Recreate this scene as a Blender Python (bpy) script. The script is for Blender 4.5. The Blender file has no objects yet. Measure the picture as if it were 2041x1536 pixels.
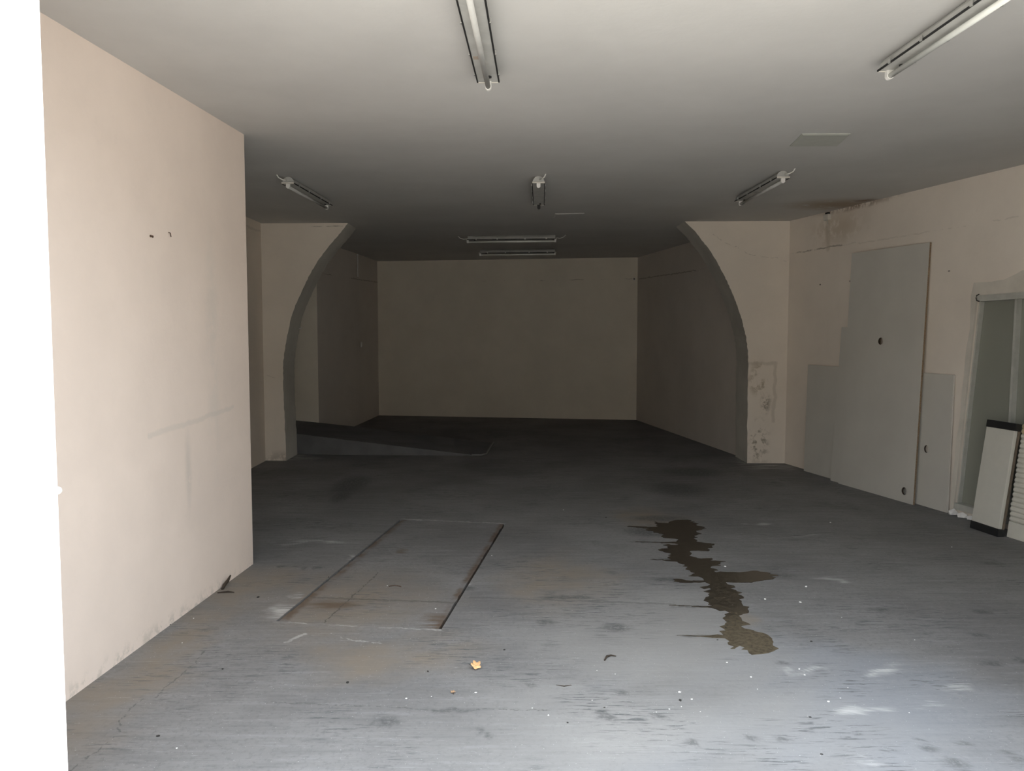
import bpy, bmesh, math, random
from mathutils import Vector, Matrix, geometry

# ------------------------------------------------------------------ camera, sky, sun, exposure
S = bpy.context.scene
COL = S.collection
CEIL = 2.90
S.view_settings.view_transform = 'Standard'
S.view_settings.look = 'None'
S.view_settings.gamma = 1.0
S.view_settings.use_curve_mapping = False
S.view_settings.exposure = 0.45
S.cycles.use_denoising = True
S.cycles.use_adaptive_sampling = True
S.cycles.adaptive_threshold = 0.04
S.cycles.adaptive_min_samples = 16
S.cycles.diffuse_bounces = 6
S.cycles.max_bounces = 10
S.cycles.glossy_bounces = 6
S.cycles.transmission_bounces = 8
S.cycles.caustics_reflective = False
S.cycles.caustics_refractive = False
S.cycles.sample_clamp_indirect = 8.0

cam_data = bpy.data.cameras.new('camera')
cam_data.sensor_fit = 'HORIZONTAL'
cam_data.sensor_width = 36.0
cam_data.lens = 1630.0 / 2041.0 * 36.0
cam_data.clip_start = 0.05
camera = bpy.data.objects.new('camera', cam_data)
COL.objects.link(camera)
camera.location = (0, 0, 1.6)
camera.rotation_euler = (math.pi / 2 - math.atan(109 / 1630), 0, 0)
S.camera = camera

world = bpy.data.worlds.new('daylight_sky')
S.world = world
world.use_nodes = True
bg = world.node_tree.nodes['Background']
# overcast-bright sky: strongest overhead, about a quarter of that at the horizon
wt = world.node_tree
w_tc = wt.nodes.new('ShaderNodeTexCoord'); w_sep = wt.nodes.new('ShaderNodeSeparateXYZ'); w_map = wt.nodes.new('ShaderNodeMapRange')
wt.links.new(w_tc.outputs['Generated'], w_sep.inputs[0]); wt.links.new(w_sep.outputs['Z'], w_map.inputs[0])
for i_, v_ in enumerate((0.0, 0.9, 3.2, 5.0)): w_map.inputs[1 + i_].default_value = v_
wt.links.new(w_map.outputs[0], bg.inputs['Strength'])
bg.inputs['Color'].default_value = (0.86, 0.93, 1.0, 1)

sun_data = bpy.data.lights.new('sun', 'SUN')
sun_data.energy = 16.0
sun_data.angle = math.radians(0.6)
sun_data.color = (1.0, 0.93, 0.84)
sun = bpy.data.objects.new('sun', sun_data)
COL.objects.link(sun)
sun.location = (-6, 4, 12)
# the sun stands high to the left, slightly behind the street front: the street is lit, the inside is not
sun.rotation_euler = Vector((0.80, -0.12, -0.80)).to_track_quat('-Z', 'Y').to_euler()

# portal across the entrance (guides the sky light, gives none itself)
por = bpy.data.lights.new('entrance_portal', 'AREA')
por.shape = 'RECTANGLE'; por.size = 3.9; por.size_y = 2.7
por.cycles.is_portal = True
po = bpy.data.objects.new('entrance_portal', por)
COL.objects.link(po)
po.location = (0.4, 2.62, 1.4)
po.rotation_euler = (math.pi / 2, 0, 0)

# ---- traced marks on the floor, in metres
PUD= [(1.209, 6.794), (1.235, 6.744), (1.309, 6.719), (1.367, 6.816), (1.431, 6.837), (1.493, 6.846), (1.527, 6.731), (1.543, 6.628), (1.572, 6.528), (1.497, 6.47), (1.474, 6.412), (1.48, 6.374), (1.44, 6.3), (1.411, 6.192), (1.427, 6.122), (1.454, 6.087), (1.528, 6.063), (1.473, 6.019), (1.45, 5.904), (1.431, 5.862), (1.361, 5.872), (1.309, 5.872), (1.28, 5.777), (1.28, 5.701), (1.336, 5.656), (1.39, 5.671), (1.392, 5.612), (1.469, 5.591), (1.422, 5.554), (1.41, 5.489), (1.343, 5.477), (1.334, 5.455), (1.367, 5.414), (1.367, 5.333), (1.406, 5.347), (1.511, 5.333), (1.601, 5.373), (1.656, 5.347), (1.746, 5.263), (1.701, 5.242), (1.692, 5.192), (1.597, 5.154), (1.526, 5.117), (1.444, 5.117), (1.378, 5.122), (1.382, 5.081), (1.394, 5.045), (1.367, 4.986), (1.381, 4.929), (1.395, 4.862), (1.372, 4.807), (1.349, 4.786), (1.335, 4.722), (1.348, 4.671), (1.374, 4.63), (1.341, 4.6), (1.315, 4.532), (1.267, 4.513), (1.286, 4.475), (1.28, 4.419), (1.293, 4.374), (1.263, 4.347), (1.257, 4.303), (1.285, 4.269), (1.321, 4.243), (1.351, 4.201), (1.36, 4.16), (1.333, 4.096), (1.338, 4.031), (1.316, 3.996), (1.274, 3.973), (1.234, 3.958), (1.186, 3.951), (1.172, 3.973), (1.176, 4.011), (1.152, 4.018), (1.176, 4.041), (1.159, 4.065), (1.124, 4.026), (1.104, 4.026), (1.124, 4.057), (1.112, 4.08), (1.119, 4.128), (1.108, 4.168), (1.055, 4.177), (1.008, 4.185), (0.877, 4.206), (1.011, 4.201), (1.09, 4.218), (1.119, 4.21), (1.121, 4.243), (1.103, 4.269), (1.149, 4.277), (1.133, 4.312), (1.154, 4.383), (1.18, 4.419), (1.202, 4.494), (1.193, 4.522), (1.221, 4.551), (1.217, 4.59), (1.17, 4.59), (1.191, 4.62), (1.149, 4.64), (0.918, 4.681), (1.121, 4.667), (1.183, 4.671), (1.145, 4.712), (1.136, 4.733), (1.144, 4.797), (1.195, 4.862), (1.197, 4.929), (1.228, 4.998), (1.188, 4.986), (1.19, 5.026), (1.239, 5.045), (1.252, 5.098), (1.228, 5.122), (1.136, 5.112), (1.063, 5.122), (1.024, 5.137), (1.046, 5.192), (1.091, 5.187), (1.158, 5.147), (1.205, 5.154), (1.235, 5.154), (1.236, 5.192), (1.218, 5.242), (1.174, 5.255), (1.196, 5.32), (1.167, 5.347), (1.178, 5.455), (1.161, 5.525), (1.134, 5.554), (1.163, 5.577), (1.11, 5.597), (0.963, 5.647), (1.084, 5.632), (1.112, 5.65), (1.124, 5.777), (1.101, 5.856), (1.078, 5.92), (1.141, 5.936), (1.155, 6.053), (1.245, 6.019), (1.246, 6.07), (1.142, 6.08), (0.936, 6.125), (1.041, 6.111), (1.148, 6.111), (1.266, 6.122), (1.271, 6.192), (1.215, 6.227), (1.158, 6.264), (1.188, 6.356), (1.147, 6.412), (1.099, 6.489), (1.12, 6.528), (1.041, 6.572), (0.94, 6.6), (0.982, 6.628), (1.131, 6.596), (1.179, 6.596), (1.209, 6.71)]
DARK= [(-0.505, 3.256, 0.049, 0.044), (-0.126, 3.176, 0.023, 0.033), (-0.091, 3.151, 0.016, 0.033), (0.085, 3.604, 0.023, 0.026), (-1.568, 5.467, 0.031, 0.03), (-1.469, 5.467, 0.017, 0.024), (-1.405, 5.431, 0.027, 0.036), (-1.316, 5.443, 0.04, 0.036), (-1.372, 3.78, 0.019, 0.017), (2.122, 4.613, 0.058, 0.026), (2.687, 4.571, 0.063, 0.042), (2.46, 4.216, 0.047, 0.036), (2.309, 3.844, 0.067, 0.03), (2.476, 3.88, 0.029, 0.049), (1.647, 2.936, 0.041, 0.039), (1.601, 3.045, 0.038, 0.031), (1.607, 3.115, 0.019, 0.016), (1.76, 3.072, 0.024, 0.016), (1.441, 3.027, 0.024, 0.015), (1.887, 3.008, 0.025, 0.019), (1.898, 2.964, 0.019, 0.026), (3.306, 5.551, 0.086, 0.031), (1.307, 3.85, 0.029, 0.024), (0.636, 3.304, 0.016, 0.018), (0.598, 3.304, 0.019, 0.027), (0.702, 3.084, 0.029, 0.031), (0.394, 3.291, 0.05, 0.026), (0.488, 3.526, 0.022, 0.036), (-0.566, 3.247, 0.021, 0.026), (0.379, 3.344, 0.03, 0.023), (0.948, 3.123, 0.024, 0.024), (1.064, 3.115, 0.028, 0.02), (-1.68, 8.454, 0.2, 0.535), (-1.65, 7.807, 0.097, 0.298), (1.118, 6.426, 0.24, 0.167), (1.672, 8.183, 0.305, 0.384), (2.052, 9.216, 0.399, 0.344), (-0.949, 5.847, 0.029, 0.068), (-0.363, 4.808, 0.037, 0.056), (0.331, 4.826, 0.181, 0.038), (0.568, 4.326, 0.082, 0.068), (0.192, 4.402, 0.061, 0.047), (-0.256, 3.358, 0.106, 0.019)]
PALE= [(2.011, 5.196, 0.11, 0.065), (1.361, 3.797, 0.143, 0.024), (1.765, 3.74, 0.153, 0.046), (1.557, 3.428, 0.119, 0.029), (1.414, 3.344, 0.051, 0.042), (1.329, 2.953, 0.034, 0.051), (1.762, 3.405, 0.086, 0.028), (2.272, 6.298, 0.176, 0.039), (2.008, 6.733, 0.092, 0.036), (2.006, 3.577, 0.09, 0.053), (2.845, 10.008, 0.21, 0.28), (3.044, 9.56, 0.296, 0.219), (-2.729, 10.247, 0.317, 0.295), (-1.487, 6.115, 0.342, 0.06), (-1.323, 4.588, 0.086, 0.138), (-0.318, 5.07, 0.038, 0.062), (-1.312, 4.873, 0.036, 0.068), (-1.14, 5.702, 0.036, 0.052)]
CR1= [(-1.539, 3.999), (-1.532, 3.844), (-1.544, 3.701), (-1.555, 3.598), (-1.556, 3.482), (-1.611, 3.467), (-1.619, 3.349), (-1.615, 3.273), (-1.576, 3.184), (-1.573, 3.084), (-1.603, 2.946), (-1.608, 2.88)]
CR2= [(-1.043, 3.438), (-0.667, 3.4), (-0.46, 3.377), (-0.239, 3.34), (-0.148, 3.367), (0.169, 3.363)]
CR3= [(-0.705, 3.386), (-0.678, 3.163), (-0.643, 2.936)]
CHIPS= [(1.448, 5.467, 0.0134), (1.844, 5.03, 0.0123), (2.664, 6.751, 0.0104), (3.261, 5.971, 0.0073), (0.743, 3.531, 0.013), (0.783, 3.462, 0.0085), (1.107, 3.69, 0.0068), (1.368, 3.438, 0.0084), (1.434, 3.472, 0.0064), (-1.288, 3.042, 0.0065), (-1.695, 4.105, 0.005), (-1.776, 4.465, 0.0055), (-0.161, 3.526, 0.0069), (0.086, 3.377, 0.0052), (1.328, 4.038, 0.0037), (0.607, 3.34, 0.0041), (0.793, 3.344, 0.0041), (0.667, 3.367, 0.0062), (0.723, 3.391, 0.0042), (-0.784, 5.05, 0.0062), (-0.441, 4.622, 0.0071), (1.099, 3.562, 0.0044), (0.46, 7.231, 0.0089), (1.668, 3.335, 0.0041), (1.846, 4.481, 0.0055), (2.089, 4.146, 0.0051), (0.401, 3.763, 0.0046), (0.482, 3.723, 0.0046), (-0.461, 3.467, 0.0085), (-0.353, 3.487, 0.0043), (1.04, 3.856, 0.0071), (1.364, 3.712, 0.0068), (1.362, 3.78, 0.007), (0.348, 3.452, 0.0042), (0.152, 3.313, 0.0061), (1.51, 3.577, 0.0044), (-0.145, 5.74, 0.0088), (1.291, 4.691, 0.0058), (1.512, 4.79, 0.0118), (1.703, 4.735, 0.0116)]
BITS= [(-1.4, 3.135, 0.0096), (-1.372, 3.78, 0.007), (-0.396, 3.751, 0.0069), (-0.749, 3.63, 0.0089), (1.545, 4.125, 0.0076), (0.394, 3.381, 0.0052), (1.173, 2.997, 0.0055), (0.227, 3.247, 0.006), (1.238, 3.295, 0.0061), (0.73, 3.448, 0.0085), (-0.039, 4.012, 0.0074), (-1.527, 4.826, 0.0118), (-1.821, 4.931, 0.0151), (1.066, 4.146, 0.0051), (-1.868, 4.363, 0.0107), (-1.906, 3.899, 0.0096), (-1.194, 5.228, 0.0064), (0.808, 6.935, 0.0085)]

# ------------------------------------------------------------------ node helpers
class NB:
    def __init__(self, tree): self.t = tree; self.n = tree.nodes; self.l = tree.links
    def new(self, typ, **kw):
        x = self.n.new(typ)
        for k, v in kw.items(): setattr(x, k, v)
        return x
    def put(self, sock, v):
        if isinstance(v, bpy.types.NodeSocket): self.l.new(v, sock)
        elif v is not None: sock.default_value = v
    def math(self, op, a, b=None, c=None, clamp=False):
        x = self.new('ShaderNodeMath', operation=op); x.use_clamp = clamp
        for i, v in enumerate((a, b, c)):
            if v is not None: self.put(x.inputs[i], v)
        return x.outputs[0]
    def vmath(self, op, a, b=None, s=None):
        x = self.new('ShaderNodeVectorMath', operation=op)
        self.put(x.inputs[0], a)
        if b is not None: self.put(x.inputs[1], b)
        if s is not None: self.put(x.inputs['Scale'], s)
        return x.outputs['Value'] if op in ('LENGTH', 'DOT_PRODUCT', 'DISTANCE') else x.outputs['Vector']
    def noise(self, vec, scale, detail=4.0, rough=0.55, col=False):
        x = self.new('ShaderNodeTexNoise')
        self.put(x.inputs['Vector'], vec)
        x.inputs['Scale'].default_value = scale; x.inputs['Detail'].default_value = detail
        x.inputs['Roughness'].default_value = rough
        return x.outputs['Color'] if col else x.outputs['Fac']
    def remap(self, v, a, b, lo=0.0, hi=1.0, smooth=True):
        x = self.new('ShaderNodeMapRange'); x.interpolation_type = 'SMOOTHSTEP' if smooth else 'LINEAR'
        for i, q in enumerate((v, a, b, lo, hi)): self.put(x.inputs[i], q)
        return x.outputs[0]
    def mix(self, fac, a, b):
        x = self.new('ShaderNodeMix'); x.data_type = 'RGBA'
        self.put(x.inputs[0], fac); self.put(x.inputs[6], a); self.put(x.inputs[7], b)
        return x.outputs[2]

def c4(c): return (c[0], c[1], c[2], 1.0)

def seg_group():
    g = bpy.data.node_groups.new('line_mark', 'ShaderNodeTree')
    for nm, ty in (('P', 'NodeSocketVector'), ('A', 'NodeSocketVector'), ('AB', 'NodeSocketVector'),
                   ('Inv', 'NodeSocketFloat'), ('W', 'NodeSocketFloat')):
        g.interface.new_socket(nm, in_out='INPUT', socket_type=ty)
    g.interface.new_socket('Mask', in_out='OUTPUT', socket_type='NodeSocketFloat')
    b = NB(g); i = b.new('NodeGroupInput'); o = b.new('NodeGroupOutput')
    pa = b.vmath('SUBTRACT', i.outputs['P'], i.outputs['A'])
    t = b.math('MULTIPLY', b.vmath('DOT_PRODUCT', pa, i.outputs['AB']), i.outputs['Inv'], clamp=True)
    d = b.vmath('LENGTH', b.vmath('SUBTRACT', pa, b.vmath('SCALE', i.outputs['AB'], s=t)))
    m = b.remap(d, b.math('MULTIPLY', i.outputs['W'], 0.35), i.outputs['W'], 1.0, 0.0)
    g.links.new(m, o.inputs['Mask'])
    return g

def blob_group():
    g = bpy.data.node_groups.new('patch_mark', 'ShaderNodeTree')
    for nm, ty in (('P', 'NodeSocketVector'), ('C', 'NodeSocketVector'), ('R', 'NodeSocketVector'), ('Soft', 'NodeSocketFloat')):
        g.interface.new_socket(nm, in_out='INPUT', socket_type=ty)
    g.interface.new_socket('Mask', in_out='OUTPUT', socket_type='NodeSocketFloat')
    b = NB(g); i = b.new('NodeGroupInput'); o = b.new('NodeGroupOutput')
    d = b.vmath('LENGTH', b.vmath('DIVIDE', b.vmath('SUBTRACT', i.outputs['P'], i.outputs['C']), i.outputs['R']))
    m = b.remap(d, i.outputs['Soft'], 1.0, 1.0, 0.0)
    g.links.new(m, o.inputs['Mask'])
    return g
SEG = seg_group(); BLOB = blob_group()

def seg(b, P, A, B, w):
    x = b.new('ShaderNodeGroup', node_tree=SEG)
    A = Vector(A); B = Vector(B); AB = B - A
    b.put(x.inputs['P'], P); x.inputs['A'].default_value = A; x.inputs['AB'].default_value = AB
    x.inputs['Inv'].default_value = 1.0 / max(AB.length_squared, 1e-9); x.inputs['W'].default_value = w
    return x.outputs[0]
def blob(b, P, C, R, soft=0.4):
    x = b.new('ShaderNodeGroup', node_tree=BLOB)
    b.put(x.inputs['P'], P); x.inputs['C'].default_value = C; x.inputs['R'].default_value = R
    x.inputs['Soft'].default_value = soft
    return x.outputs[0]
def poly_mask(b, P, pts, w):
    out = None
    for p, q in zip(pts, pts[1:]):
        m = seg(b, P, p, q, w)
        out = m if out is None else b.math('MAXIMUM', out, m)
    return out
def union(b, ms):
    out = ms[0]
    for m in ms[1:]: out = b.math('MAXIMUM', out, m)
    return out

def start(name):
    m = bpy.data.materials.new(name); m.use_nodes = True
    b = NB(m.node_tree); bs = m.node_tree.nodes['Principled BSDF']
    tc = b.new('ShaderNodeTexCoord')
    return m, b, bs, tc.outputs['Object']
def bump(b, bs, h, strength, dist=0.01):
    x = b.new('ShaderNodeBump'); x.inputs['Strength'].default_value = strength; x.inputs['Distance'].default_value = dist
    b.put(x.inputs['Height'], h); b.l.new(x.outputs[0], bs.inputs['Normal'])

def simple(name, col, rough=0.5, metal=0.0, var=0.05, scale=12.0, bmp=0.0, bscale=80, spec=None):
    m, b, bs, P = start(name)
    n = b.noise(P, scale)
    b.put(bs.inputs['Base Color'], b.mix(b.remap(n, 0.3, 0.7), c4([c * (1 - var) for c in col]), c4([min(1, c * (1 + var)) for c in col])))
    bs.inputs['Roughness'].default_value = rough; bs.inputs['Metallic'].default_value = metal
    if spec is not None: bs.inputs['Specular IOR Level'].default_value = spec
    if bmp: bump(b, bs, b.noise(P, bscale, 3), bmp, 0.003)
    return m

def plaster(name, col, marks=(), rough=0.85, var=0.05, bmp=0.25):
    """painted plaster: slight blotches, roller texture; marks = [(kind, data, colour, strength, jitter)]"""
    m, b, bs, P = start(name)
    n = b.noise(P, 1.3, 5, 0.6)
    c = b.mix(b.remap(n, 0.25, 0.75), c4([x * (1 - var) for x in col]), c4([min(1, x * (1 + var)) for x in col]))
    fine = b.noise(P, 9, 4, 0.6)
    c = b.mix(b.remap(fine, 0.62, 0.78, 0, 0.12), c, c4([x * 0.8 for x in col]))
    hh = b.noise(P, 24, 3, 0.6)
    warp = b.vmath('SUBTRACT', b.noise(P, 7, 4, 0.6, col=True), (0.5, 0.5, 0.5))
    Ps = {}
    for kind, data, mc, st, jit in marks:
        if jit not in Ps: Ps[jit] = b.vmath('ADD', P, b.vmath('SCALE', warp, s=jit))
        PP = Ps[jit]
        if kind == 'line': mk = poly_mask(b, PP, data[0], data[1])
        else:
            mk = blob(b, PP, data[0], data[1], data[2])
            br = b.remap(b.noise(P, data[3], 5, 0.65), data[4], data[4] + 0.14)
            mk = b.math('MULTIPLY', mk, br)
        c = b.mix(b.math('MULTIPLY', mk, st), c, c4(mc))
    b.put(bs.inputs['Base Color'], c)
    bs.inputs['Roughness'].default_value = rough
    bump(b, bs, hh, bmp, 0.004)
    return m

# ------------------------------------------------------------------ mesh helpers
def put_props(o, label=None, cat=None, group=None, kind=None):
    if label: o['label'] = label
    if cat: o['category'] = cat
    if group: o['group'] = group
    if kind: o['kind'] = kind
    return o
def empty(name, loc, rotz=0.0, mat4=None):
    o = bpy.data.objects.new(name, None); COL.objects.link(o)
    o.empty_display_size = 0.1
    if mat4 is not None: o.matrix_world = mat4
    else: o.location = loc; o.rotation_euler = (0, 0, rotz)
    return o

class MB:
    def __init__(self): self.v = []; self.f = []; self.sm = []
    def add(self, vs, fs, smooth=False):
        k = len(self.v); self.v += [tuple(x) for x in vs]
        self.f += [tuple(i + k for i in f) for f in fs]; self.sm += [smooth] * len(fs)
        return self
    def box(self, x0, x1, y0, y1, z0, z1):
        vs = [(x, y, z) for z in (z0, z1) for y in (y0, y1) for x in (x0, x1)]
        return self.add(vs, [(0, 2, 3, 1), (4, 5, 7, 6), (0, 1, 5, 4), (2, 6, 7, 3), (0, 4, 6, 2), (1, 3, 7, 5)])
    def prism(self, pts, z0, z1):
        """plan polygon extruded upwards (counter-clockwise points)"""
        n = len(pts)
        vs = [(p[0], p[1], z0) for p in pts] + [(p[0], p[1], z1) for p in pts]
        fs = [tuple(range(n))[::-1], tuple(range(n, 2 * n))] + [(i, (i + 1) % n, n + (i + 1) % n, n + i) for i in range(n)]
        return self.add(vs, fs)
    def profile(self, pts, p0, p1, axis='y', smooth=False):
        """closed profile (a, b) in the x-z plane swept from p0 to p1 along y (or in y-z along x)"""
        n = len(pts)
        if axis == 'y': vs = [(a, p0, c) for a, c in pts] + [(a, p1, c) for a, c in pts]
        else: vs = [(p0, a, c) for a, c in pts] + [(p1, a, c) for a, c in pts]
        self.add(vs, [tuple(range(n)), tuple(range(n, 2 * n))[::-1]])
        k = len(self.v) - 2 * n
        self.f += [(k + i, k + n + i, k + n + (i + 1) % n, k + (i + 1) % n) for i in range(n)]; self.sm += [smooth] * n
        return self
    def tube(self, path, r, n=10, caps=True):
        path = [Vector(p) for p in path]; rings = []
        up = Vector((0, 0, 1))
        for i, p in enumerate(path):
            t = (path[min(i + 1, len(path) - 1)] - path[max(i - 1, 0)]).normalized()
            a = t.cross(up)
            if a.length < 1e-3: a = t.cross(Vector((1, 0, 0)))
            a.normalize(); c = t.cross(a).normalized()
            rr = r[i] if isinstance(r, (list, tuple)) else r
            rings.append([p + a * math.cos(q) * rr + c * math.sin(q) * rr for q in [2 * math.pi * k / n for k in range(n)]])
        vs = [v for ring in rings for v in ring]; fs = []
        for i in range(len(path) - 1):
            for k in range(n):
                fs.append((i * n + k, i * n + (k + 1) % n, (i + 1) * n + (k + 1) % n, (i + 1) * n + k))
        self.add(vs, fs, True)
        if caps:
            self.add(rings[0], [tuple(range(n))[::-1]]); self.add(rings[-1], [tuple(range(n))])
        return self
    def build(self, name, mat, parent=None, mat4=None, bevel=0.0, segs=2):
        me = bpy.data.meshes.new(name)
        me.from_pydata([Vector(v) for v in self.v], [], self.f)
        me.polygons.foreach_set('use_smooth', self.sm)
        bm = bmesh.new(); bm.from_mesh(me)
        bmesh.ops.remove_doubles(bm, verts=bm.verts, dist=1e-5)
        bmesh.ops.recalc_face_normals(bm, faces=bm.faces)
        bm.to_mesh(me); bm.free()
        me.materials.append(mat)
        o = bpy.data.objects.new(name, me); COL.objects.link(o)
        if parent is not None: o.parent = parent
        elif mat4 is not None: o.matrix_world = mat4
        if bevel:
            bv = o.modifiers.new('bevel', 'BEVEL'); bv.width = bevel; bv.segments = segs; bv.limit_method = 'ANGLE'; bv.angle_limit = math.radians(40)
        return o

def holed(outline, holes, th, y0=0.0):
    """board in its own x-z plane with round holes, front face at y0, thickness th towards +y"""
    m = MB(); loops = [[Vector((x, z, 0)) for x, z in outline]]
    for (cx, cz, rx, rz) in holes:
        loops.append([Vector((cx + rx * math.cos(a), cz + rz * math.sin(a), 0)) for a in [-2 * math.pi * k / 20 for k in range(20)]])
    tri = geometry.tessellate_polygon(loops)
    flat = [p for L in loops for p in L]; n = len(flat)
    vs = [(p.x, y0, p.y) for p in flat] + [(p.x, y0 + th, p.y) for p in flat]
    fs = [tuple(t) for t in tri] + [tuple(i + n for i in t[::-1]) for t in tri]
    k = 0
    for L in loops:
        q = len(L)
        for i in range(q): fs.append((k + i, k + (i + 1) % q, n + k + (i + 1) % q, n + k + i))
        k += q
    m.add(vs, fs); return m

def frame4(origin, u, w):
    """matrix with local x = u, local z = w, local y = pointing away behind the face"""
    u = Vector(u).normalized(); w = Vector(w).normalized(); w = (w - u * w.dot(u)).normalized()
    y = w.cross(u)
    M = Matrix((u, y, w)).transposed().to_4x4(); M.translation = Vector(origin)
    return M
def structure(o, label=None, cat=None):
    o['kind'] = 'structure'; return o

# ------------------------------------------------------------------ materials
WARM = (0.76, 0.68, 0.59)
M_left = plaster('cream_plaster_left', (0.83, 0.715, 0.63), [
    ('line', ([(-1.875, 4.2, 1.06), (-1.84, 4.7, 1.075), (-1.803, 5.25, 1.11)], 0.022), (0.60, 0.56, 0.50), 0.35, 0.05),
    ('blob', ((-1.86, 4.62, 0.80), (0.3, 0.055, 0.32), 0.1, 5, 0.35), (0.52, 0.48, 0.43), 0.4, 0.05),
    ('blob', ((-1.85, 4.98, 1.5), (0.3, 0.12, 1.1), 0.1, 3, 0.4), (0.66, 0.62, 0.56), 0.35, 0.1),
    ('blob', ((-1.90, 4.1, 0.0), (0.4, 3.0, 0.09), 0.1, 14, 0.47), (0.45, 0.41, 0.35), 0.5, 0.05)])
M_side = plaster('cream_plaster', WARM, [
    ('line', ([(-3.1, 5.4, 2.79), (-3.04, 9.98, 2.80)], 0.02), (0.40, 0.36, 0.31), 0.3, 0.06)])
M_pier = plaster('stained_pier_plaster', (0.81, 0.735, 0.645), [
    ('line', ([(2.35, 9.84, 2.775), (2.51, 9.84, 2.668), (2.87, 9.825, 2.50), (3.13, 9.816, 2.47), (3.30, 9.81, 2.42)], 0.006), (0.45, 0.40, 0.34), 0.5, 0.09),
    ('line', ([(2.84, 9.82, 1.205), (3.16, 9.815, 1.21), (3.165, 9.815, 0.80), (3.15, 9.815, 0.5)], 0.03), (0.48, 0.42, 0.34), 0.4, 0.08),
    ('blob', ((2.97, 9.82, 1.02), (0.16, 0.3, 0.28), 0.2, 9, 0.46), (0.38, 0.31, 0.21), 0.85, 0.1),
    ('blob', ((3.06, 9.82, 0.72), (0.09, 0.3, 0.16), 0.2, 14, 0.42), (0.30, 0.26, 0.20), 0.85, 0.08),
    ('blob', ((2.98, 9.82, 0.26), (0.17, 0.3, 0.36), 0.2, 13, 0.48), (0.28, 0.235, 0.17), 0.85, 0.08),
    ('line', ([(-3.0, 10.03, 1.05), (-2.9, 10.03, 1.02), (-2.76, 10.03, 1.03)], 0.005), (0.40, 0.36, 0.31), 0.45, 0.05),
    ('line', ([(-3.04, 10.0, 2.80), (-2.7, 10.0, 2.855), (-2.05, 10.0, 2.865)], 0.008), (0.30, 0.26, 0.22), 0.7, 0.03),
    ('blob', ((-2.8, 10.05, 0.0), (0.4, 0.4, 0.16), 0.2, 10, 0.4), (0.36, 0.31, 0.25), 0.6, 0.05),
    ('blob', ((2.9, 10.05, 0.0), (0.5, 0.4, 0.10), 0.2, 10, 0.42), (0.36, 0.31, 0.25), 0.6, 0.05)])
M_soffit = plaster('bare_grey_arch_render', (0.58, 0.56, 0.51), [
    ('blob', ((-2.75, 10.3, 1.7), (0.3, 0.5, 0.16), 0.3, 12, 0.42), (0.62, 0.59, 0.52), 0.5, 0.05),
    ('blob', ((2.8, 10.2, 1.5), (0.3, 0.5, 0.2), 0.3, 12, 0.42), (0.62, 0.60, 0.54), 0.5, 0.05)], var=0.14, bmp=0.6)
M_right = plaster('cream_plaster_right', (0.84, 0.765, 0.68), [
    ('line', ([(3.30, 9.81, 2.515), (3.70, 7.95, 2.50), (4.9, 2.5, 2.50)], 0.009), (0.50, 0.45, 0.38), 0.3, 0.05),
    ('line', ([(3.34, 9.65, 2.515), (3.52, 8.80, 2.513)], 0.012), (0.30, 0.26, 0.21), 0.7, 0.05),
    ('blob', ((3.50, 8.9, 2.70), (0.4, 0.7, 0.24), 0.1, 5, 0.42), (0.55, 0.45, 0.33), 0.55, 0.12),
    ('blob', ((3.56, 8.6, 2.90), (0.6, 0.95, 0.06), 0.1, 12, 0.40), (0.28, 0.20, 0.13), 0.8, 0.06),
    ('line', ([(3.46, 9.06, 2.9), (3.462, 9.05, 2.5)], 0.05), (0.56, 0.49, 0.39), 0.5, 0.06),
    ('blob', ((3.438, 9.175, 2.114), (0.02, 0.02, 0.012), 0.3, 5, 0.0), (0.12, 0.10, 0.08), 1, 0.0),
    ('blob', ((3.554, 8.643, 2.12), (0.02, 0.022, 0.012), 0.3, 5, 0.0), (0.12, 0.10, 0.08), 1, 0.0),
    ('blob', ((3.856, 7.255, 2.125), (0.02, 0.022, 0.010), 0.3, 5, 0.0), (0.12, 0.10, 0.08), 1, 0.0)])
M_back = plaster('cream_plaster_back', (0.80, 0.74, 0.64), [
    ('line', ([(-2.60, 15.44, 2.505), (2.3, 14.62, 2.52)], 0.014), (0.42, 0.37, 0.31), 0.6, 0.05)])
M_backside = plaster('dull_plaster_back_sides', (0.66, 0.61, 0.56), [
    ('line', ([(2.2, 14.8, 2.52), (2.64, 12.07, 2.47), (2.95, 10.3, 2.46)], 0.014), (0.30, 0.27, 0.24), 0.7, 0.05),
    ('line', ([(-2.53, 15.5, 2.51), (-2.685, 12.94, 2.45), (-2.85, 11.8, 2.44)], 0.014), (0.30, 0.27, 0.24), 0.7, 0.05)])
M_ceil = plaster('white_ceiling_paint', (0.56, 0.555, 0.54), [
    ('blob', ((3.35, 8.55, 2.9), (0.66, 0.5, 0.3), 0.1, 6, 0.30), (0.34, 0.255, 0.165), 0.85, 0.12),
    ('blob', ((3.53, 8.28, 2.9), (0.16, 0.15, 0.3), 0.1, 12, 0.35), (0.20, 0.13, 0.08), 0.8, 0.08)])
M_facade = plaster('white_facade_render', (0.90, 0.89, 0.87), var=0.02)  # plain white render of the street front

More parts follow.
